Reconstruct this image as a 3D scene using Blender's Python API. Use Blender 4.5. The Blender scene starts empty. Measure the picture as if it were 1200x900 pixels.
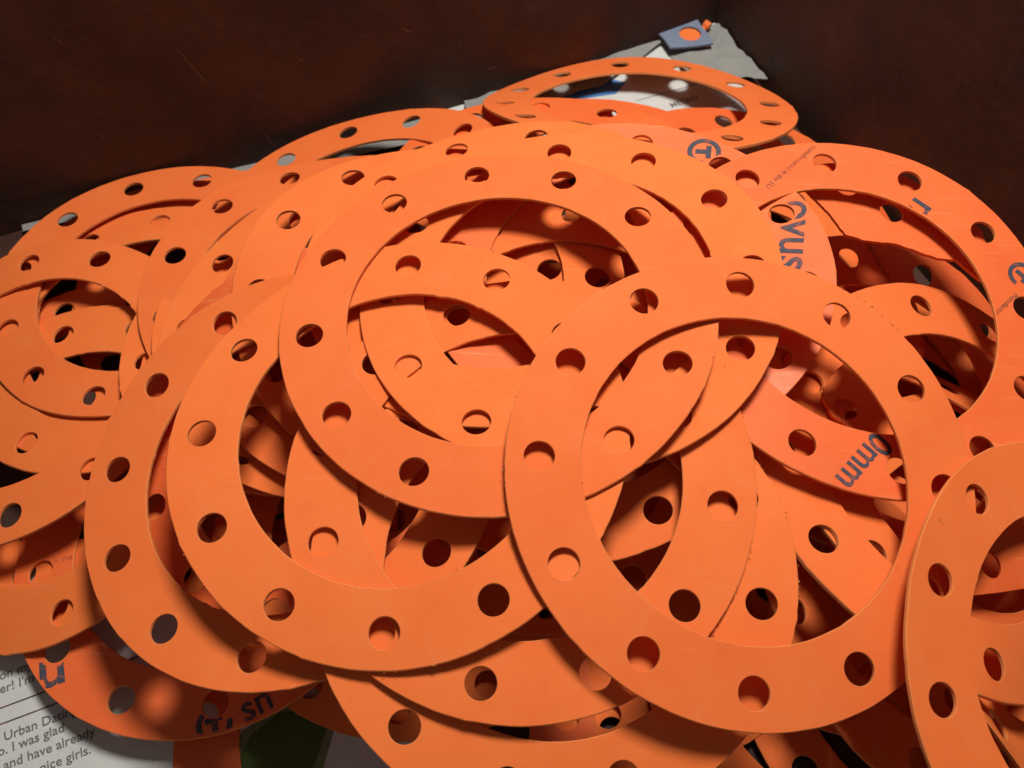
import bpy, bmesh, math, random
from mathutils import Vector, Matrix, noise

# ---------------------------------------------------------------- camera, world, lamp, exposure
sc = bpy.context.scene
col = sc.collection
cd = bpy.data.cameras.new('camera')
cam = bpy.data.objects.new('camera', cd)
col.objects.link(cam)
cam.location = (0.0, 0.0, 0.436)
cam.rotation_euler = (math.radians(30.0), 0.0, 0.0)
cd.sensor_fit = 'HORIZONTAL'
cd.sensor_width = 36.0
cd.lens = 30.0
cd.clip_start = 0.01
cd.clip_end = 50.0
cd.dof.use_dof = True
cd.dof.focus_distance = 0.39
cd.dof.aperture_fstop = 14.0
sc.camera = cam

w = bpy.data.worlds.new('World')
sc.world = w
w.use_nodes = True
w.node_tree.nodes['Background'].inputs[0].default_value = (1.0, 0.93, 0.86, 1)
w.node_tree.nodes['Background'].inputs[1].default_value = 0.11

ld = bpy.data.lights.new('overhead_lamp', 'AREA')
ld.shape = 'DISK'
ld.size = 0.20
ld.energy = 8.4
ld.color = (1.0, 0.94, 0.86)
lamp = bpy.data.objects.new('overhead_lamp', ld)
lamp.location = (0.11, 0.44, 0.86)
lamp.rotation_euler = (Vector((0.03, 0.26, 0.08)) - lamp.location).to_track_quat('-Z', 'Y').to_euler()
col.objects.link(lamp)

sc.view_settings.view_transform = 'Standard'
sc.view_settings.look = 'None'
sc.view_settings.exposure = 0.0
sc.view_settings.gamma = 1.0

# ---------------------------------------------------------------- materials
def new_mat(name):
    m = bpy.data.materials.new(name)
    m.use_nodes = True
    nt = m.node_tree
    return m, nt, nt.nodes['Principled BSDF']

def nd(nt, kind, **kw):
    n = nt.nodes.new(kind)
    for k, v in kw.items():
        if k in ('scale', 'detail', 'rough', 'dist'):
            n.inputs[{'scale': 'Scale', 'detail': 'Detail', 'rough': 'Roughness', 'dist': 'Distortion'}[k]].default_value = v
        else:
            setattr(n, k, v)
    return n

def ramp(nt, src, stops):
    r = nt.nodes.new('ShaderNodeValToRGB')
    e = r.color_ramp.elements
    while len(e) < len(stops):
        e.new(0.5)
    for i, (p, c) in enumerate(stops):
        e[i].position = p
        e[i].color = (*c, 1) if len(c) == 3 else c
    nt.links.new(src, r.inputs[0])
    return r.outputs[0]

def mix(nt, fac, a, b, mode='MIX'):
    n = nt.nodes.new('ShaderNodeMix')
    n.data_type = 'RGBA'
    n.blend_type = mode
    for s, v in ((0, fac), (6, a), (7, b)):
        if isinstance(v, (int, float)):
            n.inputs[s].default_value = v
        elif isinstance(v, tuple):
            n.inputs[s].default_value = (*v, 1)
        else:
            nt.links.new(v, n.inputs[s])
    return n.outputs[2]

def vec(nt, mode='Object', scale=None, rot=None):
    tc = nt.nodes.new('ShaderNodeTexCoord')
    mp = nt.nodes.new('ShaderNodeMapping')
    nt.links.new(tc.outputs[mode], mp.inputs[0])
    if scale: mp.inputs['Scale'].default_value = scale
    if rot: mp.inputs['Rotation'].default_value = rot
    # every object gets its own piece of the pattern
    oi = nt.nodes.new('ShaderNodeObjectInfo')
    mu = nt.nodes.new('ShaderNodeMath'); mu.operation = 'MULTIPLY'; mu.inputs[1].default_value = 7.3
    nt.links.new(oi.outputs['Random'], mu.inputs[0])
    nt.links.new(mu.outputs[0], mp.inputs['Location'])
    return mp.outputs[0], oi.outputs['Random']

def rubber(name, base, deep, rough, spec, scuff):
    m, nt, b = new_mat(name)
    v, rnd = vec(nt)
    n1 = nd(nt, 'ShaderNodeTexNoise', scale=22.0, detail=5.0, rough=0.6)
    n2 = nd(nt, 'ShaderNodeTexNoise', scale=420.0, detail=3.0, rough=0.7)
    n3 = nd(nt, 'ShaderNodeTexNoise', scale=150.0, detail=6.0, rough=0.75)
    vs, _ = vec(nt, scale=(9.0, 160.0, 9.0), rot=(0, 0, 0.6))
    n4 = nd(nt, 'ShaderNodeTexNoise', scale=3.0, detail=6.0, rough=0.7)
    for n in (n1, n2, n3): nt.links.new(v, n.inputs['Vector'])
    nt.links.new(vs, n4.inputs['Vector'])
    c = mix(nt, ramp(nt, n1.outputs[0], [(0.30, (0, 0, 0)), (0.72, (1, 1, 1))]), base, deep)
    # each sheet was cut from a slightly different batch
    hs = nt.nodes.new('ShaderNodeHueSaturation')
    mr = nt.nodes.new('ShaderNodeMapRange')
    mr.inputs[3].default_value = 0.95; mr.inputs[4].default_value = 1.03
    nt.links.new(rnd, mr.inputs[0]); nt.links.new(mr.outputs[0], hs.inputs['Value'])
    mr2 = nt.nodes.new('ShaderNodeMapRange')
    mr2.inputs[3].default_value = 0.498; mr2.inputs[4].default_value = 0.5015
    nt.links.new(rnd, mr2.inputs[0]); nt.links.new(mr2.outputs[0], hs.inputs['Hue'])
    nt.links.new(c, hs.inputs['Color'])
    c = hs.outputs[0]
    c = mix(nt, ramp(nt, n4.outputs[0], [(0.60, (0, 0, 0)), (0.78, (scuff,) * 3)]), c, (0.86, 0.42, 0.22))
    # dust and handling smudges
    n5 = nd(nt, 'ShaderNodeTexNoise', scale=48.0, detail=8.0, rough=0.78, dist=0.8)
    nt.links.new(v, n5.inputs['Vector'])
    c = mix(nt, ramp(nt, n5.outputs[0], [(0.52, (0, 0, 0)), (0.80, (0.26,) * 3)]), c, (0.70, 0.28, 0.12))
    c = mix(nt, ramp(nt, n5.outputs[0], [(0.22, (0.30,) * 3), (0.44, (0, 0, 0))]), c, (0.60, 0.105, 0.022))
    sp = ramp(nt, n3.outputs[0], [(0.275, (0.6, 0.6, 0.6)), (0.30, (0, 0, 0))])
    c = mix(nt, sp, c, (0.16, 0.035, 0.012))
    nt.links.new(c, b.inputs['Base Color'])
    rg = ramp(nt, n1.outputs[0], [(0.3, (rough - 0.06,) * 3), (0.7, (rough + 0.08,) * 3)])
    nt.links.new(rg, b.inputs['Roughness'])
    b.inputs['Specular IOR Level'].default_value = spec
    bp = nt.nodes.new('ShaderNodeBump')
    bp.inputs['Strength'].default_value = 0.12
    bp.inputs['Distance'].default_value = 0.0004
    nt.links.new(n2.outputs[0], bp.inputs['Height'])
    nt.links.new(bp.outputs[0], b.inputs['Normal'])
    return m

M_MATT = rubber('orange_rubber', (0.82, 0.186, 0.044), (0.78, 0.160, 0.036), 0.74, 0.16, 0.16)
M_GLOSS = rubber('orange_rubber_printed_side', (0.80, 0.155, 0.040), (0.74, 0.115, 0.027), 0.46, 0.32, 0.6)
M_CUT = rubber('orange_rubber_cut_edge', (0.82, 0.27, 0.085), (0.66, 0.19, 0.055), 0.85, 0.1, 0.3)  # paler cut faces; on the chamfers the pale colour also paints edge highlights

def plain(name, c, rough=0.8, spec=0.2):
    m, nt, b = new_mat(name)
    v, rnd = vec(nt)
    n = nd(nt, 'ShaderNodeTexNoise', scale=260.0, detail=4.0, rough=0.7)
    nt.links.new(v, n.inputs['Vector'])
    nt.links.new(mix(nt, n.outputs[0], tuple(x * 0.75 for x in c), tuple(min(1, x * 1.2) for x in c)), b.inputs['Base Color'])
    b.inputs['Roughness'].default_value = rough
    b.inputs['Specular IOR Level'].default_value = spec
    return m

def ink(name, c, worn, lo, hi):
    m, nt, b = new_mat(name)
    v, rnd = vec(nt)
    n = nd(nt, 'ShaderNodeTexNoise', scale=190.0, detail=7.0, rough=0.75)
    nt.links.new(v, n.inputs['Vector'])
    nt.links.new(mix(nt, ramp(nt, n.outputs[0], [(lo, (0, 0, 0)), (hi, (1, 1, 1))]), c, worn), b.inputs['Base Color'])
    b.inputs['Roughness'].default_value = 0.6
    b.inputs['Specular IOR Level'].default_value = 0.2
    return m
M_INK = ink('dark_print_ink', (0.055, 0.06, 0.085), (0.42, 0.10, 0.04), 0.50, 0.72)
M_INK_SMALL = ink('faded_print_ink', (0.13, 0.07, 0.055), (0.62, 0.13, 0.035), 0.40, 0.62)
M_NEWSINK = plain('newsprint_ink', (0.16, 0.16, 0.165), 0.9)
M_GREEN = plain('green_newsprint', (0.075, 0.11, 0.03), 0.9)
M_OLIVE = plain('olive_newsprint', (0.19, 0.22, 0.12), 0.9)
M_BLUE = plain('blue_newsprint', (0.08, 0.22, 0.52), 0.9)
M_PLATE = plain('grey_blue_rubber', (0.17, 0.21, 0.30), 0.6, 0.3)

def paper_mat(name, lo, hi):
    m, nt, b = new_mat(name)
    v, rnd = vec(nt)
    n = nd(nt, 'ShaderNodeTexNoise', scale=40.0, detail=8.0, rough=0.7)
    f = nd(nt, 'ShaderNodeTexNoise', scale=900.0, detail=3.0, rough=0.8)
    for q in (n, f): nt.links.new(v, q.inputs['Vector'])
    c = mix(nt, n.outputs[0], lo, hi)
    c = mix(nt, ramp(nt, f.outputs[0], [(0.35, (0.35,) * 3), (0.6, (0, 0, 0))]), c, (0.40, 0.40, 0.385))
    nt.links.new(c, b.inputs['Base Color'])
    b.inputs['Roughness'].default_value = 0.9
    b.inputs['Specular IOR Level'].default_value = 0.15
    bp = nt.nodes.new('ShaderNodeBump'); bp.inputs['Strength'].default_value = 0.3; bp.inputs['Distance'].default_value = 0.001
    nt.links.new(n.outputs[0], bp.inputs['Height']); nt.links.new(bp.outputs[0], b.inputs['Normal'])
    return m
M_PAPER = paper_mat('newsprint_paper', (0.50, 0.52, 0.505), (0.68, 0.70, 0.685))
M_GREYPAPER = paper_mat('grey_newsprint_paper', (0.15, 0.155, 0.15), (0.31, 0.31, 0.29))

def steel_mat():
    m, nt, b = new_mat('rusty_painted_steel')
    v, rnd = vec(nt)
    big = nd(nt, 'ShaderNodeTexNoise', scale=15.0, detail=7.0, rough=0.6, dist=0.4)
    mid = nd(nt, 'ShaderNodeTexNoise', scale=75.0, detail=9.0, rough=0.75, dist=0.3)
    fine = nd(nt, 'ShaderNodeTexNoise', scale=520.0, detail=5.0, rough=0.75)
    v2, _ = vec(nt, scale=(60.0, 60.0, 14.0))
    st = nd(nt, 'ShaderNodeTexNoise', scale=3.0, detail=6.0, rough=0.7)
    for q in (big, mid, fine): nt.links.new(v, q.inputs['Vector'])
    nt.links.new(v2, st.inputs['Vector'])
    c = ramp(nt, big.outputs[0], [(0.30, (0.032, 0.021, 0.017)), (0.44, (0.050, 0.022, 0.015)), (0.68, (0.082, 0.030, 0.017))])
    c = mix(nt, ramp(nt, mid.outputs[0], [(0.52, (0, 0, 0)), (0.72, (0.7,) * 3)]), c, (0.092, 0.034, 0.019))
    c = mix(nt, ramp(nt, st.outputs[0], [(0.30, (0.35,) * 3), (0.50, (0, 0, 0))]), c, (0.040, 0.028, 0.024))
    c = mix(nt, ramp(nt, fine.outputs[0], [(0.66, (0, 0, 0)), (0.76, (0.6,) * 3)]), c, (0.24, 0.13, 0.085))
    c = mix(nt, ramp(nt, fine.outputs[0], [(0.28, (0.7,) * 3), (0.38, (0, 0, 0))]), c, (0.022, 0.016, 0.014))
    nt.links.new(c, b.inputs['Base Color'])
    nt.links.new(ramp(nt, mid.outputs[0], [(0.3, (0.42,) * 3), (0.7, (0.8,) * 3)]), b.inputs['Roughness'])
    b.inputs['Specular IOR Level'].default_value = 0.25
    bp = nt.nodes.new('ShaderNodeBump'); bp.inputs['Strength'].default_value = 0.6; bp.inputs['Distance'].default_value = 0.0015
    nt.links.new(mid.outputs[0], bp.inputs['Height']); nt.links.new(bp.outputs[0], b.inputs['Normal'])
    return m
M_STEEL = steel_mat()
M_SCRATCH = plain('bare_scratch', (0.30, 0.14, 0.08), 0.5, 0.4)

# ---------------------------------------------------------------- helpers
def link_mesh(name, verts, faces, mat, parent=None, smooth=False):
    me = bpy.data.meshes.new(name)
    me.from_pydata(verts, [], faces)
    me.update()
    if mat: me.materials.append(mat)
    o = bpy.data.objects.new(name, me)
    col.objects.link(o)
    if parent: o.parent = parent
    if smooth:
        for p in me.polygons: p.use_smooth = True
        me.set_sharp_from_angle(angle=math.radians(32))
    return o

def tag(o, label=None, cat=None, group=None, kind=None):
    for k, v in (('label', label), ('category', cat), ('group', group), ('kind', kind)):
        if v: o[k] = v
    return o

def text_tris(s, size, cuts, bold=0.0):
    """flat triangles (x, y) of a line of lettering, origin at the baseline start"""
    cu = bpy.data.curves.new('lettering', 'FONT')
    cu.body = s; cu.size = size; cu.resolution_u = 3; cu.offset = bold
    o = bpy.data.objects.new('lettering', cu)
    col.objects.link(o)
    bpy.context.view_layer.update()
    dg = bpy.context.evaluated_depsgraph_get()
    me = o.evaluated_get(dg).to_mesh()
    bm = bmesh.new(); bm.from_mesh(me)
    o.evaluated_get(dg).to_mesh_clear()
    bpy.data.objects.remove(o); bpy.data.curves.remove(cu)
    bmesh.ops.triangulate(bm, faces=bm.faces[:])
    for _ in range(cuts):
        lim = size * 0.10
        es = [e for e in bm.edges if e.calc_length() > lim]
        if not es: break
        bmesh.ops.subdivide_edges(bm, edges=es, cuts=1)
        bmesh.ops.triangulate(bm, faces=bm.faces[:])
    bm.verts.index_update()
    vs = [(v.co.x, v.co.y) for v in bm.verts]
    fs = [tuple(v.index for v in f.verts) for f in bm.faces]
    bm.free()
    return vs, fs

def logo_tris(r):
    """round emblem: a thick broken ring with a T-shaped mark inside"""
    vs, fs = [], []
    n = 40
    for i in range(n + 1):
        a = math.radians(40 + 320 * i / n)
        for q in (1.0, 0.85, 0.70): vs.append((q * r * math.cos(a), q * r * math.sin(a)))
    for i in range(n):
        for j in (0, 1):
            k = 3 * i + j
            fs.append((k, k + 1, k + 4, k + 3))
    def rect(x0, y0, x1, y1, m=5):
        b = len(vs)
        for i in range(m + 1):
            for j in range(m + 1):
                vs.append((r * (x0 + (x1 - x0) * i / m), r * (y0 + (y1 - y0) * j / m)))
        for i in range(m):
            for j in range(m):
                k = b + i * (m + 1) + j
                fs.append((k, k + m + 1, k + m + 2, k + 1))
    rect(-0.48, 0.10, 0.48, 0.42)
    rect(-0.17, -0.52, 0.17, 0.098)
    return vs, fs

# ---------------------------------------------------------------- the bin: floor and two walls
U = 0.1                                  # one gasket radius in metres
CORNER = Vector((0.1584, 0.5761, 0.0))
def dent(p):
    return 0.002 * noise.noise((p.x * 5, p.y * 5, p.z * 5))
def wall(name, a, b, h, th, inward, bow):
    """an upright steel sheet from a to b (floor points) with slight dents"""
    a, b = Vector(a), Vector(b)
    d = b - a; L = d.length; d.normalize()
    n = Vector((-d.y, d.x, 0.0))
    if n.dot(inward - a) < 0: n = -n
    nx, nz = 60, 36
    vs, fs = [], []
    for s in (0, 1):
        for i in range(nx + 1):
            for j in range(nz + 1):
                p = a + d * (L * i / nx) + Vector((0, 0, -0.004 + (h + 0.004) * j / nz))
                off = dent(p) + bow * math.sin(math.pi * min(1.0, max(0.0, (L * i / nx - 0.02) / 0.44))) ** 0.7 if s == 0 else -th
                vs.append(tuple(p + n * off))
    m = (nx + 1) * (nz + 1)
    for i in range(nx):
        for j in range(nz):
            k = i * (nz + 1) + j
            f = (k, k + nz + 1, k + nz + 2, k + 1)
            fs.append(f); fs.append(tuple(x + m for x in reversed(f)))
    for i in range(nx):
        for j in (0, nz):
            k = i * (nz + 1) + j
            fs.append((k, k + nz + 1, k + nz + 1 + m, k + m))
    for j in range(nz):
        for i in (0, nx):
            k = i * (nz + 1) + j
            fs.append((k, k + 1, k + 1 + m, k + m))
    o = link_mesh(name, vs, fs, M_STEEL, smooth=True)
    bm = bmesh.new(); bm.from_mesh(o.data); bmesh.ops.recalc_face_normals(bm, faces=bm.faces[:]); bm.to_mesh(o.data); bm.free()
    tag(o, kind='structure')
    return o, a, d, n
INSIDE = Vector((0.0, 0.2, 0.0))
dl = Vector((-0.3371, 0.3685, 0.0)) - CORNER
dr = Vector((0.2109, 0.4567, 0.0)) - CORNER
wl = wall('wall_left', CORNER - dl.normalized() * 0.02, CORNER + dl.normalized() * 1.15, 0.62, 0.006, INSIDE, 0.011)
wr = wall('wall_right', CORNER + dr.normalized() * 0.0005, CORNER + dr.normalized() * 0.95, 0.62, 0.006, INSIDE, 0.0)
nf = 24
vs = [(-0.9 + 1.6 * i / nf, -0.4 + 1.3 * j / nf, -0.0045) for i in range(nf + 1) for j in range(nf + 1)]
fs = [(i * (nf + 1) + j, (i + 1) * (nf + 1) + j, (i + 1) * (nf + 1) + j + 1, i * (nf + 1) + j + 1) for i in range(nf) for j in range(nf)]
tag(link_mesh('floor', vs, fs, M_STEEL), kind='structure')

# scratches in the paint of the left wall: thin bare slivers, part of the wall
def scratch(u0, z0, u1, z1, wd):
    _, a, d, n = wl
    vs, fs = [], []
    N = 14
    for i in range(N + 1):
        t = i / N
        hw = wd * (0.25 + math.sin(math.pi * t) * 0.75) * 0.5 * (1 + 0.5 * noise.noise((t * 9, u0, 0)))
        x = u0 + (u1 - u0) * t; z = z0 + (z1 - z0) * t + 0.0012 * noise.noise((t * 6, z0, 1))
        for sg in (-1, 1):
            p = a + d * x + Vector((0, 0, z + sg * hw))
            vs.append(tuple(p + n * (dent(p) + 0.011 * math.sin(math.pi * min(1.0, max(0.0, (x - 0.02) / 0.44))) ** 0.7 + 0.0006)))
    for i in range(N): fs.append((2 * i, 2 * i + 1, 2 * i + 3, 2 * i + 2))
    link_mesh('scratch', vs, fs, M_SCRATCH, wl[0])

for q in ((0.4080, 0.1018, 0.3971, 0.0683, 0.0008), (0.2721, 0.0788, 0.2669, 0.0735, 0.0006), (0.2353, 0.0576, 0.2320, 0.0513, 0.0004), (0.3772, 0.0307, 0.3699, 0.0081, 0.0009),
          (0.4691, 0.0531, 0.4704, 0.0486, 0.0007), (0.3132, 0.0435, 0.3141, 0.0416, 0.0009), (0.3407, 0.0751, 0.3383, 0.0731, 0.0006), (0.4677, 0.1244, 0.4643, 0.1166, 0.0006), (0.2179, 0.0286, 0.2081, 0.0285, 0.0004)):
    scratch(*q)

# ---------------------------------------------------------------- newspaper lining
def paper_z(x, y, s):
    return 0.0006 * noise.noise((x * 14, y * 14, s)) + 0.0003 * noise.noise((x * 45, y * 45, s + 3))
def sheet(label, corners, z0, seed, group='newspaper sheets lining the bin', n=30, mat=None, crumple=0.0):
    a, b, c, d = [Vector(q) for q in corners]
    vs, fs = [], []
    for s in (0, 1):
        for i in range(n + 1):
            for j in range(n + 1):
                u, v = i / n, j / n
                p = a * (1 - u) * (1 - v) + b * u * (1 - v) + c * u * v + d * (1 - u) * v
                e = 0.0012 * noise.noise((u * 9, v * 9, seed)) * (1 if i in (0, n) or j in (0, n) else 0)
                x, y = p.x + e, p.y + e
                vs.append((x, y, z0 + paper_z(x, y, seed) + crumple * (1 - abs(noise.noise((x * 38, y * 38, seed))) * 2.2) * (1 if s == 0 else 0.985) - 0.00012 * s))
    m = (n + 1) ** 2
    for i in range(n):
        for j in range(n):
            k = i * (n + 1) + j
            f = (k, k + n + 1, k + n + 2, k + 1)
            fs.append(f); fs.append(tuple(x + m for x in reversed(f)))
    o = link_mesh('newspaper_sheet', vs, fs, mat or M_PAPER, smooth=True)
    return tag(o, label, 'newspaper', group)

def news_text(par, name, lines, size, ang, z0, seed, mat):
    ca, sa = math.cos(ang), math.sin(ang)
    V, F = [], []
    for s, (ox, oy) in lines:
        vs, fs = text_tris(s, size, 0, 0.012 * size)
        b = len(V)
        for x, y in vs:
            X, Y = ox + ca * x - sa * y, oy + sa * x + ca * y
            V.append((X, Y, z0 + paper_z(X, Y, seed) + 0.00022))
        F += [tuple(i + b for i in f) for f in fs]
    return link_mesh(name, V, F, mat, par)

def patch(par, name, pts, z0, seed, mat, dz=0.00018):
    """flat printed area: a fan of the outline, refined so that it follows the sheet"""
    bm = bmesh.new()
    f = bm.faces.new([bm.verts.new((x, y, 0)) for x, y in pts])
    bmesh.ops.triangulate(bm, faces=[f])
    for _ in range(4):
        es = [e for e in bm.edges if e.calc_length() > 0.008]
        if not es: break
        bmesh.ops.subdivide_edges(bm, edges=es, cuts=1); bmesh.ops.triangulate(bm, faces=bm.faces[:])
    for v in bm.verts: v.co.z = z0 + paper_z(v.co.x, v.co.y, seed) + dz
    bm.normal_update()
    if sum(f.normal.z for f in bm.faces) < 0: bmesh.ops.reverse_faces(bm, faces=bm.faces[:])
    me = bpy.data.meshes.new(name); bm.to_mesh(me); bm.free()
    me.materials.append(mat)
    o = bpy.data.objects.new(name, me); col.objects.link(o); o.parent = par
    return o

p_front = sheet('grey newspaper sheet at the lower left corner with a column of reader letters',
                [(-0.42, 0.03), (-0.02, -0.02), (-0.03, 0.09), (-0.36, 0.165)], 0.0022, 1.0)
A = math.radians(21.5)
news_text(p_front, 'lettering', [('on my', (-0.2506, 0.0832)), ("other! I'm", (-0.2565, 0.0737)),
    ('The Urban Dating', (-0.2508, 0.0512)), ('for a go. I was glad', (-0.2560, 0.0427)),
    ('jobs and have already', (-0.2475, 0.0385)), ('many nice girls.', (-0.2330, 0.0362))], 0.0062, A, 0.0022, 1.0, M_NEWSINK)
def strip(x0, y0, x1, y1, wd):
    d = Vector((x1 - x0, y1 - y0)).normalized(); n = Vector((-d.y, d.x)) * wd / 2
    return [(x0 - n.x, y0 - n.y), (x1 - n.x, y1 - n.y), (x1 + n.x, y1 + n.y), (x0 + n.x, y0 + n.y)]
patch(p_front, 'printed_rule', strip(-0.2700, 0.0608, -0.170, 0.1005, 0.0007), 0.0022, 1.0, M_INK)
patch(p_front, 'printed_rule', strip(-0.2700, 0.0526, -0.170, 0.0922, 0.0007), 0.0022, 1.0, M_INK)
patch(p_front, 'printed_picture', [(-0.136, 0.040), (-0.128, 0.060), (-0.113, 0.0705), (-0.096, 0.072), (-0.084, 0.063), (-0.088, 0.044), (-0.098, 0.027), (-0.125, 0.030)], 0.0022, 1.0, M_OLIVE, 0.00012)
patch(p_front, 'printed_picture', [(-0.131, 0.040), (-0.124, 0.058), (-0.112, 0.068), (-0.098, 0.070), (-0.088, 0.062), (-0.092, 0.046), (-0.102, 0.030)], 0.0022, 1.0, M_GREEN)
patch(p_front, 'printed_picture', [(-0.33, 0.135), (-0.263, 0.130), (-0.256, 0.142), (-0.33, 0.152)], 0.0022, 1.0, M_GREEN)

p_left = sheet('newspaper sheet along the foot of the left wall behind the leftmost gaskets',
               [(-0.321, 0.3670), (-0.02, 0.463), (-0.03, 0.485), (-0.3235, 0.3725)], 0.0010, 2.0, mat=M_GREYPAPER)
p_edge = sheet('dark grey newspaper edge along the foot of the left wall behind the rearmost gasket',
               [(-0.030, 0.462), (0.066, 0.500), (0.118, 0.551), (-0.036, 0.4885)], 0.0056, 6.0, mat=M_GREYPAPER, crumple=0.002)  # dirt and the shade at the wall foot are both put into this grey
p_back = sheet('newspaper sheet in the back corner under the rearmost gasket',
               [(-0.03, 0.445), (0.19, 0.405), (0.1575, 0.5735), (-0.06, 0.476)], 0.0032, 3.0)
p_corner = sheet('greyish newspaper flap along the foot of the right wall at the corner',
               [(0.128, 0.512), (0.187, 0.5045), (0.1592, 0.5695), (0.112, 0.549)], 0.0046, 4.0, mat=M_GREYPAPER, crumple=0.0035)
bA = math.atan2(0.0053, 0.0117)
news_text(p_back, 'lettering', [('METRO', (0.1150, 0.4792))], 0.0068, bA, 0.0032, 3.0, M_NEWSINK)
patch(p_back, 'printed_rule', strip(0.0900, 0.4866, 0.150, 0.5095, 0.0006), 0.0032, 3.0, M_NEWSINK)
patch(p_back, 'printed_picture', [(0.028, 0.486), (0.040, 0.486), (0.0756, 0.494), (0.0835, 0.506), (0.070, 0.511), (0.030, 0.505)], 0.0032, 3.0, M_BLUE)
patch(p_left, 'printed_picture', [(-0.300, 0.355), (-0.285, 0.350), (-0.272, 0.372), (-0.286, 0.381)], 0.0010, 2.0, M_GREEN)
# body copy: rows of grey print, too small to read
for par, z0, sd, rows in ((p_back, 0.0032, 3.0, [(0.0, 0.47 + 0.004 * k) for k in range(5)]), (p_left, 0.0010, 2.0, [(-0.24 + 0.002 * k, 0.385 + 0.004 * k) for k in range(4)])):
    for x, y in rows:
        patch(par, 'printed_line', strip(x, y, x + 0.03, y + 0.012, 0.0009), z0, sd, M_NEWSINK)

# ---------------------------------------------------------------- offcuts in the back corner
def plate(name, outline, holes, th, z0, tilt, mat, label, cat):
    """flat cut piece with round holes, standing on the paper; tilt = rise per metre (x, y)"""
    bm = bmesh.new()
    cx = sum(p[0] for p in outline) / len(outline); cy = sum(p[1] for p in outline) / len(outline)
    loops = [outline] + [[(hx + r * math.cos(2 * math.pi * i / 32), hy + r * math.sin(2 * math.pi * i / 32)) for i in range(32)] for hx, hy, r in holes]
    es = []
    for lp in loops:
        vsl = [bm.verts.new((x - cx, y - cy, 0)) for x, y in lp]
        es += [bm.edges.new((vsl[i], vsl[(i + 1) % len(vsl)])) for i in range(len(vsl))]
    r = bmesh.ops.triangle_fill(bm, use_beauty=True, edges=es)
    fcs = [f for f in bm.faces]
    ex = bmesh.ops.extrude_face_region(bm, geom=fcs)
    for v in ex['geom']:
        if isinstance(v, bmesh.types.BMVert): v.co.z += th
    for v in bm.verts: v.co.z += tilt[0] * v.co.x + tilt[1] * v.co.y
    bmesh.ops.recalc_face_normals(bm, faces=bm.faces[:])
    me = bpy.data.meshes.new(name); bm.to_mesh(me); bm.free(); me.materials.append(mat)
    o = bpy.data.objects.new(name, me); o.location = (cx, cy, z0); col.objects.link(o)
    return tag(o, label, cat)
plate('rubber_offcut', [(0.1085, 0.5530), (0.1195, 0.5580), (0.1300, 0.5632), (0.1410, 0.5672), (0.1432, 0.5585), (0.1475, 0.5480), (0.1500, 0.5375), (0.1400, 0.5350), (0.1290, 0.5336), (0.1175, 0.5330), (0.1140, 0.5430)],
      [(0.1340, 0.5490, 0.0082)], 0.0016, 0.0105, (0.02, -0.02), M_PLATE,
      'small grey-blue rubber square with one round hole in the back corner', 'offcut')
plate('orange_offcut', [(0.120, 0.5400), (0.147, 0.5385), (0.1465, 0.5600), (0.122, 0.5580)], [], 0.0016, 0.0086, (0.0, 0.0), M_MATT,
      'small orange offcut lying under the grey-blue rubber square', 'offcut')
def jag(pts, amp, rng, n=7):
    out = []
    for i, p in enumerate(pts):
        q = pts[(i + 1) % len(pts)]
        for k in range(n):
            t = k / n
            a = amp * (0 if k == 0 else 1)
            out.append((p[0] + (q[0] - p[0]) * t + rng.uniform(-a, a), p[1] + (q[1] - p[1]) * t + rng.uniform(-a, a)))
    return out
plate('orange_offcut', jag([(0.1546, 0.3126), (0.1599, 0.3053), (0.1644, 0.2992), (0.1713, 0.2858), (0.1807, 0.2828), (0.1978, 0.2818), (0.2084, 0.2778), (0.2181, 0.2743), (0.228, 0.2739), (0.238, 0.2623), (0.2474, 0.269), (0.2463, 0.293), (0.2319, 0.3116), (0.2112, 0.3258), (0.1842, 0.334), (0.1599, 0.3293)], 0.00022, random.Random(3)),
      [(0.1771, 0.3171, 0.0063), (0.1989, 0.3016, 0.0063)], 0.0018, 0.0913, (-0.0861, 0.0895), M_GLOSS,
      'torn orange sheet piece with two holes under the upper rim of the upper right ring', 'offcut')
plate('orange_offcut', jag([(0.1476, 0.1832), (0.1444, 0.194), (0.1462, 0.1991), (0.1504, 0.2043), (0.1587, 0.213), (0.1681, 0.2104), (0.1778, 0.1928), (0.1809, 0.1768), (0.176, 0.1728), (0.1666, 0.173), (0.1562, 0.1763)], 0.0003, random.Random(4)),
      [(0.1545, 0.1878, 0.0058)], 0.0018, 0.0862, (-0.039, -0.0029), M_MATT,
      'shaded orange ring gasket piece with one hole, inside the frontmost ring at its upper right', 'offcut')  # part of a ring gasket, built as a flat plate
plate('orange_offcut', jag([(0.1818, 0.1021), (0.1908, 0.103), (0.1986, 0.1045), (0.2119, 0.107), (0.2266, 0.1103), (0.2395, 0.1143), (0.2483, 0.1312), (0.2476, 0.15), (0.2297, 0.1475), (0.2093, 0.1408), (0.1924, 0.1241)], 0.0001, random.Random(6), 4),
      [(0.209, 0.118, 0.0056)], 0.0018, 0.0700, (-0.3922, 0.2467), M_GLOSS,
      'glossy orange ring gasket piece with one hole seen first inside the leaning right-edge ring', 'offcut')  # lower arc of a ring gasket, modelled as a small plate
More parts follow.
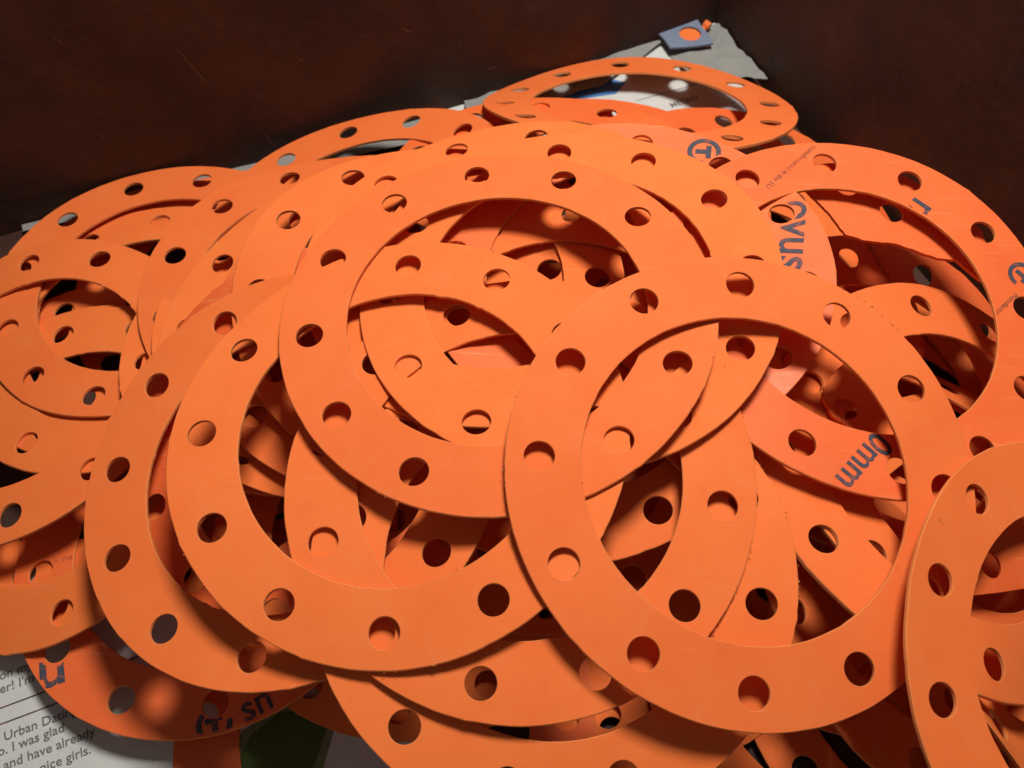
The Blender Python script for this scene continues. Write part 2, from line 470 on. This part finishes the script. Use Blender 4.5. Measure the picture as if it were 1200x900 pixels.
def curl(label, c, r, turns, wd, th, mat, ax):
    vs, fs = [], []
    N = 44
    for i in range(N + 1):
        a = turns * 2 * math.pi * i / N
        for s in (0, 1):
            for q in (0, 1):
                rad = r * (0.55 + 0.45 * i / N) - th * q
                p = Vector((rad * math.cos(a), (s - 0.5) * wd, rad * math.sin(a) + r))
                vs.append(tuple(p))
    for i in range(N):
        k = 4 * i
        for x, y in ((0, 1), (1, 3), (3, 2), (2, 0)): fs.append((k + x, k + y, k + 4 + y, k + 4 + x))
    fs += [(0, 2, 3, 1), (4 * N, 4 * N + 1, 4 * N + 3, 4 * N + 2)]
    o = link_mesh('orange_shaving', vs, fs, mat, smooth=True)
    o.location = c; o.rotation_euler = ax
    return tag(o, label, 'offcut')
curl('curled orange shaving on the paper in the back corner beside the rubber square', (0.1480, 0.5625, 0.0058), 0.0036, 1.6, 0.0050, 0.0007, M_MATT, (0.2, 0.0, 0.9))

# ---------------------------------------------------------------- the gaskets
# centre (x, y, z), slope of the sheet (x, y), turn of the bolt circle, five gentle bends; in gasket radii
RINGS = {
    'G': (2.4322,0.7007,0.7926, 0.3056,-0.1051, 0.1235, -0.0129,-0.0210,0.0294,-0.0019,0.0300),
    'D': (0.9667,1.4453,1.1268, 0.0931,-0.1833, 0.4634, -0.0057,0.0294,-0.0431,-0.0003,-0.0012),
    'E': (-0.0752,2.2498,1.1430, -0.0760,0.0087, 0.1239, 0.0205,-0.0058,-0.0074,-0.0000,-0.0038),
    'F': (-0.5010,1.6790,1.0672, -0.0931,-0.0497, 0.5231, 0.0277,0.0071,-0.0281,-0.0108,-0.0148),
    'J': (0.2634,2.4479,1.1022, -0.0846,0.0187, 0.0178, 0.0063,0.0156,0.0104,0.0168,0.0110),
    'U1': (0.0298,1.4876,1.0148, -0.0372,-0.0795, 0.3475, 0.0233,0.0303,-0.0387,-0.0052,0.0072),
    'I': (1.6661,2.3886,1.0093, 0.1019,-0.0587, 0.0263, -0.0042,0.0337,-0.0014,-0.0019,0.0068),
    'K': (-0.0542,2.6810,1.0008, -0.0807,0.0566, 0.3039, -0.0036,0.0267,-0.0292,-0.0244,0.0236),
    'L': (0.5604,2.6155,0.9944, -0.0501,0.0199, 0.3518, 0.0193,0.0233,0.0613,0.0150,-0.0197),
    'T': (0.8116,4.3324,0.5094, 0.0113,0.5008, 0.0301, -0.0228,0.0284,0.0075,-0.0033,-0.0220),
    'U2': (0.1627,1.1345,0.9145, 0.0033,-0.1065, 0.3128, 0.0606,0.0011,-0.0364,0.0219,-0.0070),
    'Fb': (-1.0344,1.6376,0.8124, -0.1724,-0.0574, 0.4886, -0.0315,-0.0197,0.0277,0.0062,-0.0083),
    'Q': (0.2586,2.1498,0.8956, -0.0606,-0.0476, 0.4507, 0.0285,-0.0257,-0.0195,-0.0051,-0.0036),
    'FD': (-0.4267,2.6052,0.8426, -0.0406,-0.0404, 0.0281, 0.0359,-0.0382,-0.0629,-0.0185,0.0234),
    'B2': (-0.9495,1.8565,0.6973, -0.1578,-0.1525, 0.4024, -0.0371,-0.0236,-0.0560,0.0156,-0.0103),
    'FA': (-0.6436,2.5516,0.7120, -0.1581,-0.0547, 0.1888, -0.0060,0.0032,0.0026,0.0090,-0.0008),
    'FB': (-0.9051,2.5655,0.6253, -0.1539,-0.0642, 0.0000, 0.0203,0.0185,0.0373,-0.0047,-0.0199),
    'N': (-0.9772,2.7531,0.5196, -0.1554,0.0683, 0.5173, 0.0633,0.0375,-0.0110,-0.0183,-0.0144),
    'M': (-1.1281,2.9786,0.5003, -0.1426,0.0370, 0.3269, 0.0769,0.0249,0.0059,0.0161,0.0232),
    'LD': (-1.1523,2.6295,0.4510, -0.1227,0.0522, 0.2379, 0.0599,0.0545,0.0054,0.0117,0.0045),
    'LI': (-0.9304,3.4508,0.4185, -0.2330,0.0664, 0.2029, 0.0472,0.0111,0.0034,0.0052,0.0134),
    'LA': (-2.7082,2.3883,0.2741, -0.1517,0.0386, 0.2518, -0.0273,-0.0350,-0.0629,-0.0002,-0.0235),
    'LG': (-2.1440,3.0974,0.2495, -0.0405,0.0917, 0.3907, -0.0256,-0.0186,-0.0064,-0.0173,0.0142),
    'LB': (-2.1889,2.7589,0.2433, -0.0699,0.1134, 0.0627, -0.0434,-0.0327,-0.0604,-0.0161,0.0081),
    'LH': (-2.1646,2.8614,0.2113, -0.0572,0.1190, 0.1290, -0.0426,-0.0272,-0.0614,-0.0157,0.0078),
    'LE': (-2.1681,3.0935,0.1600, -0.0456,0.1310, 0.3288, -0.0378,-0.0168,-0.0671,-0.0151,0.0078),
    'LF': (-2.3927,1.9225,0.2080, -0.1715,0.0158, 0.2798, 0.0093,-0.0494,-0.0192,-0.0127,-0.0299),
    'LJ': (0.1241,3.4721,0.5628, -0.1522,0.0973, 0.4592, 0.0050,-0.0259,-0.0934,0.0174,0.0201),
    'Y1': (2.1874,1.7084,0.6191, 0.3083,-0.1051, 0.0902, 0.0300,0.0585,-0.1021,0.0557,-0.0505),
    'XS': (2.0002,1.6131,0.5985, 0.3862,0.1563, 0.0031, 0.0511,0.0204,-0.1520,0.0443,0.0391),
    'X': (2.0044,2.1783,0.4636, 0.3431,-0.0676, 0.1167, -0.0102,0.0582,0.0617,-0.0377,-0.0065),
    'T2': (0.5246,3.4637,0.5327, -0.0100,0.1157, 0.3034, -0.0215,-0.0170,-0.0361,-0.0023,0.0129),
    'T4': (1.4907,3.5083,0.3727, 0.2366,0.1073, 0.0943, -0.0086,0.0202,-0.0121,-0.0045,-0.0082),
    'VG': (0.1419,1.9792,0.4169, -0.0034,-0.1650, 0.0236, 0.0058,0.0230,-0.0180,-0.0161,-0.0027),
    'LP': (-2.4474,1.9595,0.1674, -0.1676,0.0132, 0.2794, 0.0100,-0.0436,0.0140,-0.0130,-0.0272),
    'BL': (-1.5625,1.5328,0.2118, -0.1084,-0.0064, 0.2259, 0.0031,0.0338,-0.0065,0.0064,0.0077),
    'GC': (2.4172,1.2818,0.2764, 0.3349,0.0596, 0.0000, 0.0529,0.1053,0.1295,0.0771,-0.0915),
    'RB': (2.0549,1.2779,0.2420, 0.2993,-0.0550, 0.2643, 0.0671,0.0124,0.0581,-0.0044,-0.0368),
    'BM': (-0.5473,1.5282,0.2448, -0.1140,-0.1948, 0.0000, 0.0125,0.0606,-0.0070,-0.0207,-0.0073),
    'BL3': (-0.6056,0.6519,0.1033, -0.0333,-0.1279, 0.0000, -0.0610,0.0331,0.0285,-0.0119,-0.0145),
    'Z0': (1.4547,2.9421,0.2814, 0.1383,-0.0280, 0.0947, -0.0060,-0.0163,-0.0028,0.0012,-0.0104),
    'Z1': (1.2832,3.2812,0.1864, 0.1429,0.0918, 0.3132, 0.0156,0.0055,-0.0010,-0.0039,-0.0015),
    'Z2': (1.2741,0.9130,0.1572, -0.0161,-0.1732, 0.3062, -0.0486,0.0016,0.0020,0.0123,0.0094),
    'Z3': (1.6323,0.9410,0.1075, 0.0570,-0.1202, 0.4255, -0.0307,-0.0337,0.0290,0.0028,-0.0035),
    'Z4': (-2.3978,2.1927,0.1063, -0.1067,0.0057, 0.4014, 0.0059,-0.0184,0.0331,-0.0063,-0.0097),
    'Z5': (1.9337,2.4274,0.1194, 0.1216,0.0222, 0.4782, 0.0331,0.0034,0.0056,0.0004,0.0103),
    'Z6': (0.1789,2.6233,0.1942, -0.0128,-0.0308, 0.3476, -0.0062,-0.0025,-0.0015,-0.0022,-0.0017),
    'Z10': (1.7875,1.5505,0.0266, 0.0002,0.0075, 0.0195, -0.0029,0.0071,0.0019,0.0062,-0.0006),
    'Z11': (-0.3514,1.5868,0.0481, 0.0220,-0.0243, 0.4698, -0.0050,-0.0218,0.0023,0.0071,-0.0010),
    'Z13': (0.6634,1.4394,0.0216, 0.0033,0.0051, 0.3050, 0.0017,-0.0054,0.0052,-0.0016,0.0005),
    'Z14': (2.3504,1.4926,0.0176, -0.0083,0.0006, 0.3109, 0.0013,0.0019,0.0011,0.0014,-0.0031),
    'Z15': (-1.3654,2.3457,0.0270, 0.0013,0.0013, 0.4361, 0.0012,0.0077,0.0055,-0.0065,0.0023),
    'Z17': (2.0942,2.1087,0.0150, -0.0052,-0.0051, 0.2128, -0.0078,-0.0037,0.0020,-0.0011,0.0058),
    'Z18': (-1.1852,2.0321,0.0193, 0.0003,0.0025, 0.3511, -0.0042,-0.0025,0.0014,-0.0003,-0.0014),
    'Z19': (2.0912,0.8934,0.0137, -0.0029,0.0071, 0.0464, -0.0020,0.0017,0.0067,-0.0056,-0.0076),
    'Z21': (-1.7167,3.1938,0.0279, 0.0084,-0.0127, 0.1584, 0.0067,0.0018,0.0184,-0.0130,0.0028),
    'Z24': (2.4929,1.2143,0.0093, -0.0080,0.0035, 0.1814, 0.0019,0.0016,0.0057,0.0070,-0.0058),
}
RI, RH, RB, TH, CH = 0.69, 0.86, 0.0635, 0.0185, 0.0032
GLOSSY = {'I', 'L', 'BL', 'B2', 'T2', 'X', 'T4', 'GA', 'LJ', 'BL3'}

def bend(b, x, y):
    return (b[0] * (x * x - y * y) + b[1] * 2 * x * y + b[2] * (x * x + y * y - 0.75)
            + b[3] * (x ** 3 - 3 * x * y * y) + b[4] * (3 * x * x * y - y ** 3))

def ring_frame(d):
    n = Vector((d[3], d[4], 1.0)).normalized()
    x = Vector((1, 0, 0)); x = (x - n * x.dot(n)).normalized()
    y = n.cross(x)
    return Matrix((x, y, n)).transposed()

def ring_mesh(d, rng):
    ph, b = d[5], d[6:]
    NA, NS = 16, 8
    vs, fs, ids, cut = [], [], {}, set()
    jo, ji = {}, {}
    for i in range(12 * NA):                      # the knife's wobble and a few burrs
        jo[i] = 0.0018 * noise.noise((i * 0.35, 0.5, ph * 9)) + rng.uniform(-0.0006, 0.0006) + (rng.uniform(-0.003, 0.0055) if rng.random() < 0.07 else 0)
        ji[i] = 0.0018 * noise.noise((i * 0.35, 5.0, ph * 9)) + rng.uniform(-0.0006, 0.0006) - (rng.uniform(-0.002, 0.0050) if rng.random() < 0.07 else 0)
    def vert(key, x, y, dz):
        if key not in ids:
            ids[key] = len(vs)
            vs.append((x * U, y * U, (bend(b, x, y) + dz) * U))
        return ids[key]
    for s in range(12):
        a0 = ph + s * math.pi / 6
        loop = []                                 # (key, r, theta, kind)
        for i in range(NA + 1):
            k = (s * NA + i) % (12 * NA); loop.append((('o', k), 1.0, a0 - math.pi / 12 + math.pi / 6 * i / NA, 'o', k))
        for j in range(1, NS):
            loop.append((('s', (s + 1) % 12, NS - j), 1.0 - CH - (1.0 - RI - 2 * CH) * j / NS, a0 + math.pi / 12, 's', 0))
        for i in range(NA, -1, -1):
            k = (s * NA + i) % (12 * NA); loop.append((('i', k), RI, a0 - math.pi / 12 + math.pi / 6 * i / NA, 'i', k))
        for j in range(1, NS):
            loop.append((('s', s, j), RI + CH + (1.0 - RI - 2 * CH) * j / NS, a0 - math.pi / 12, 's', 0))
        cx, cy = RH * math.cos(a0), RH * math.sin(a0)
        n = len(loop)
        faces_t = []
        L = {}
        for lvl, z in (('t', 0.0), ('b', -TH)):
            A, B, H = [], [], []
            for m, (key, r, th, kd, k) in enumerate(loop):
                rr = r
                if kd == 'o': rr = 1.0 - CH + jo[k]
                if kd == 'i': rr = RI + CH + ji[k]
                x, y = rr * math.cos(th), rr * math.sin(th)
                A.append(vert((lvl,) + key, x, y, z))
                ang = math.atan2(y - cy, x - cx)
                hx, hy = cx + (RB + CH * 0.6) * math.cos(ang), cy + (RB + CH * 0.6) * math.sin(ang)
                B.append(vert((lvl, 'm', s, m), x * 0.45 + hx * 0.55, y * 0.45 + hy * 0.55, z))
                H.append(vert((lvl, 'h', s, m), hx, hy, z))
                # rims
                if kd == 'o':
                    q = 1.0 + jo[k]; vert((lvl, 'oc', k), q * math.cos(th), q * math.sin(th), z + (-CH if lvl == 't' else CH * 0.3))
                if kd == 'i':
                    q = RI + ji[k]; vert((lvl, 'ic', k), q * math.cos(th), q * math.sin(th), z + (-CH if lvl == 't' else CH * 0.3))
                vert((lvl, 'hc', s, m), cx + RB * math.cos(ang), cy + RB * math.sin(ang), z + (-CH * 0.6 if lvl == 't' else CH * 0.3))
            L[lvl] = (A, B, H)
        for lvl in 'tb':
            A, B, H = L[lvl]
            for m in range(n):
                p = (m + 1) % n
                for P, Q in ((A, B), (B, H)):
                    f = (P[m], P[p], Q[p], Q[m])
                    fs.append(f if lvl == 'b' else f[::-1])
        g = lambda *k: ids[k]
        f0 = len(fs)
        for m in range(n):                        # hole wall
            p = (m + 1) % n
            fs.append((g('t', 'h', s, m), g('t', 'h', s, p), g('t', 'hc', s, p), g('t', 'hc', s, m))[::-1])
            fs.append((g('t', 'hc', s, m), g('t', 'hc', s, p), g('b', 'hc', s, p), g('b', 'hc', s, m))[::-1])
            fs.append((g('b', 'hc', s, m), g('b', 'hc', s, p), g('b', 'h', s, p), g('b', 'h', s, m))[::-1])
        for i in range(NA):
            k, k2 = (s * NA + i) % (12 * NA), (s * NA + i + 1) % (12 * NA)
            for e, rev in (('o', True), ('i', False)):
                c = e + 'c'
                for q in (((g('t', e, k), g('t', e, k2), g('t', c, k2), g('t', c, k))),
                          ((g('t', c, k), g('t', c, k2), g('b', c, k2), g('b', c, k))),
                          ((g('b', c, k), g('b', c, k2), g('b', e, k2), g('b', e, k)))):
                    fs.append(q[::-1] if rev else q)
        cut.update(range(f0, len(fs)))
    return vs, fs, cut

LABELS = {
    'Z2': 'shaded orange ring gasket under the front rim of the frontmost ring at the bottom edge',
    'Z19': 'orange ring gasket at the bottom edge, just right of the lowest front rim',
    'Z4': 'orange ring gasket deep below the far left rings, glimpsed in gaps at the left edge',
    'Z3': 'deep orange ring gasket glimpsed at lower right between the frontmost and leaning rings',
    'Z5': 'shaded orange ring gasket deep under the smooth level band inside the upper right ring',
    'Z0': 'shaded orange ring gasket deep under the torn piece inside the upper right ring',
    'Z13': 'deep orange ring gasket at the lower left inside the frontmost ring, undermost there',
    'Z11': 'shaded orange ring gasket deep inside the left-of-centre ring, undermost there',
    'Z21': 'deep orange ring gasket under the rearmost left rings, seen only in slits',
    'G': 'orange ring gasket leaning at the right edge, topmost there and cut off by the frame',
    'D': 'orange ring gasket lying on top at the front, its whole circle uncovered',
    'E': 'orange ring gasket near the middle, high on the heap, tucked under the frontmost ring',
    'F': 'orange ring gasket left of centre, threaded under the high middle ring, front rim fully clear',
    'Fb': 'orange ring gasket just left of and under the big left-of-centre ring',
    'I': 'glossy printed orange ring gasket at the upper right by the wall, lettered 0mm',
    'J': 'orange ring gasket peeking out behind the right shoulder of the high middle ring',
    'K': 'thin arc of an orange ring gasket just behind the top of the heap',
    'T': 'orange ring gasket at the back, seen nearly edge-on, spanning the newspaper by the corner',
    'U1': 'orange ring gasket with its lower rim out at bottom centre, the higher of two',
    'U2': 'lowest orange ring gasket at the bottom edge of the picture, under the frontmost rings',
    'L': 'glossy printed orange ring gasket lettered ovus, showing inside the upper right ring',
    'FD': 'short arc of an orange ring gasket at the top left inside the left-of-centre ring',
    'B2': 'reddish printed orange ring gasket showing as a crescent inside the left-of-centre lower ring',
    'FA': 'shaded orange ring gasket arc with one hole inside the left-of-centre ring',
    'FB': 'lower shaded orange arc without holes inside the left-of-centre ring',
    'N': 'orange ring gasket on the left slope, wedged beside the high middle ring',
    'M': 'orange ring gasket on the left slope with a narrow dark crescent along its inner rim',
    'LD': 'orange ring gasket showing a thin sliver just right of the large opening at far left',
    'LI': 'orange ring gasket at the back left beside the wall with a dark lens-shaped opening',
    'LA': 'orange ring gasket at the far left, its wide opening cut off by the frame',
    'LG': 'rearmost orange ring gasket at the left, its outer rim against the left wall',
    'LB': 'orange ring gasket lying just below the rim of the far left opening',
    'LH': 'orange ring gasket under the rearmost left ring with a short dark slit',
    'LE': 'orange ring gasket deeper inside the far left opening, below the first one seen there',
    'LF': 'orange ring gasket deepest inside the far left opening, crossing it as a level band',
    'Q': 'shaded orange ring gasket under the upper rim inside the high middle ring',
    'LJ': 'bit of orange ring gasket between the back left ring and the rearmost edge-on ring',
    'X': 'printed orange ring gasket with small dotted lettering inside the upper right ring',
    'Y1': 'orange ring gasket crossing the upper right ring as a smooth level band with one hole',
    'T2': 'printed orange ring gasket seen through the opening of the rearmost edge-on ring',
    'T4': 'orange ring gasket peeking out below the right end of the rearmost edge-on ring',
    'VG': 'orange ring gasket barely seen at the lower left inside the frontmost ring',
    'LP': 'orange ring gasket low at the left edge, a plain band above the newspaper lettering',
    'BL': 'glossy printed orange ring gasket lying lowest at the left, on the newspaper, lettered u',
    'XS': 'orange ring gasket slanting across the lower right of the opening of the frontmost ring',
    'BL3': 'red-orange strip of a ring gasket flat on the newspaper at the bottom edge, lower left',
    'GC': 'orange ring gasket at the bottom right corner, deep inside the leaning ring',
    'RB': 'orange ring gasket at the bottom edge between the frontmost and the leaning ring',
    'BM': 'dark shaded orange ring gasket at the bottom, left of the lowest rim',
}
BURIED = 'orange ring gasket at the very bottom of the heap, all but buried under the others'
GROUP = 'orange ring gaskets heaped in the bin'
gaskets = {}
for idx, (key, d) in enumerate(RINGS.items()):
    rng = random.Random(100 + idx)
    vs, fs, cut = ring_mesh(d, rng)
    o = link_mesh('ring_gasket', vs, fs, M_GLOSS if key in GLOSSY else M_MATT, smooth=True)
    o.data.materials.append(M_CUT)
    for i in cut: o.data.polygons[i].material_index = 1
    o.matrix_world = Matrix.Translation(Vector(d[:3]) * U) @ ring_frame(d).to_4x4()
    tag(o, LABELS.get(key, BURIED), 'gasket', GROUP)
    gaskets[key] = o

# lettering stamped on the printed side: (gasket, words, x, y, angle, size) in gasket radii
PRINTS = [
    ('I', '0mm', -0.060, -0.675, -2.353, 0.165), ('I', 'n', 0.420, 0.656, -2.296, 0.22), ('I', '@', 0.884, 0.204, -2.347, 0.15),
    ('I', 'manufactured in the EU', -0.064, 0.982, -2.371, 0.044), ('I', 'Manufactured', 0.820, 0.104, -2.423, 0.04),
    ('L', '@', 0.475, 0.765, -1.751, 0.18), ('L', 'ovus', 0.835, 0.385, -1.796, 0.24),
    ('BL', 'u', -0.665, -0.780, 0.359, 0.29), ('BL', '@', 0.205, -0.930, 0.354, 0.165), ('BL', 'sn', 0.344, -0.925, 0.514, 0.17),
    ('BL', 'in the EU', -0.778, -0.153, 0.263, 0.042), ('T2', 'manufactured', -0.068, 0.991, -1.666, 0.05), ('X', 'manufactured in the EU', -0.010, 0.965, -1.110, 0.055),
]
for key, s, px, py, ang, size in PRINTS:
    d = RINGS[key]; b = d[6:]; ph = d[5]
    big = size > 0.09
    vs, fs = logo_tris(size * 0.5) if s == '@' else text_tris(s, size, 5 if big else 2, 0.012 * size if big else 0.0)
    ca, sa = math.cos(ang), math.sin(ang)
    P = [(px + ca * x - sa * y, py + sa * x + ca * y) for x, y in vs]
    def on(x, y):
        r = math.hypot(x, y)
        if r > 0.996 - CH or r < RI + CH + 0.001: return False
        a = round((math.atan2(y, x) - ph) / (math.pi / 6)) * math.pi / 6 + ph
        return math.hypot(x - RH * math.cos(a), y - RH * math.sin(a)) > RB + CH
    keep = [f for f in fs if all(on(*P[i]) for i in f)]
    if not keep: continue
    used = sorted({i for f in keep for i in f}); mp = {i: k for k, i in enumerate(used)}
    V = [(P[i][0] * U, P[i][1] * U, (bend(b, *P[i]) + 0.0022) * U) for i in used]
    o = link_mesh('printed_emblem' if s == '@' else 'printed_lettering', V, [tuple(mp[i] for i in f) for f in keep],
                  M_INK if big else M_INK_SMALL, gaskets[key])

# ragged crumbs of rubber left by the knife along some rims: far too many and small to count
M_BURR = plain('rubber_crumb', (0.70, 0.30, 0.11), 0.8)
def burrs(key, rim, spans, n, seed):
    d = RINGS[key]; b = d[6:]; rng = random.Random(seed)
    V, F = [], []
    for _ in range(n):
        a0, a1 = rng.choice(spans)
        th = math.radians(rng.uniform(a0, a1)); r = rim + rng.uniform(-0.006, 0.006)
        x, y = r * math.cos(th), r * math.sin(th)
        s = rng.uniform(0.0012, 0.0034) * rng.choice((0.6, 0.8, 1.0, 1.3))
        e = rng.uniform(1.0, 2.6); ph = rng.uniform(0, 6.28)
        k = len(V)
        for i in range(4):
            q = ph + i * math.pi / 2
            px, py = x + s * (e if i % 2 == 0 else 0.7) * math.cos(q), y + s * (e if i % 2 == 0 else 0.7) * math.sin(q)
            V.append((px * U, py * U, (bend(b, x, y) + rng.uniform(-0.004, 0.0015)) * U))
        V.append((x * U, y * U, (bend(b, x, y) + s * rng.uniform(0.6, 1.5)) * U))
        V.append((x * U, y * U, (bend(b, x, y) - s - 0.004) * U))
        F += [(k, k + 1, k + 4), (k + 1, k + 2, k + 4), (k + 2, k + 3, k + 4), (k + 3, k, k + 4),
              (k + 1, k, k + 5), (k + 2, k + 1, k + 5), (k + 3, k + 2, k + 5), (k, k + 3, k + 5)]
    o = link_mesh('edge_crumbs', V, F, M_BURR, gaskets[key])
    tag(o, kind='stuff')
burrs('D', 1.0, [(30, 75), (40, 52), (90, 125), (160, 200)], 60, 1)
burrs('D', RI, [(150, 190), (20, 50)], 16, 2)
burrs('E', 1.0, [(-60, 10), (100, 130), (240, 275)], 36, 3)
burrs('F', 1.0, [(60, 95), (250, 290), (180, 230)], 40, 4)
burrs('U1', 1.0, [(-50, 20)], 70, 5)
burrs('U2', 1.0, [(-20, 40)], 50, 6)
burrs('J', 1.0, [(-30, 40), (60, 100)], 28, 7)
burrs('F', RI, [(240, 300)], 14, 8)
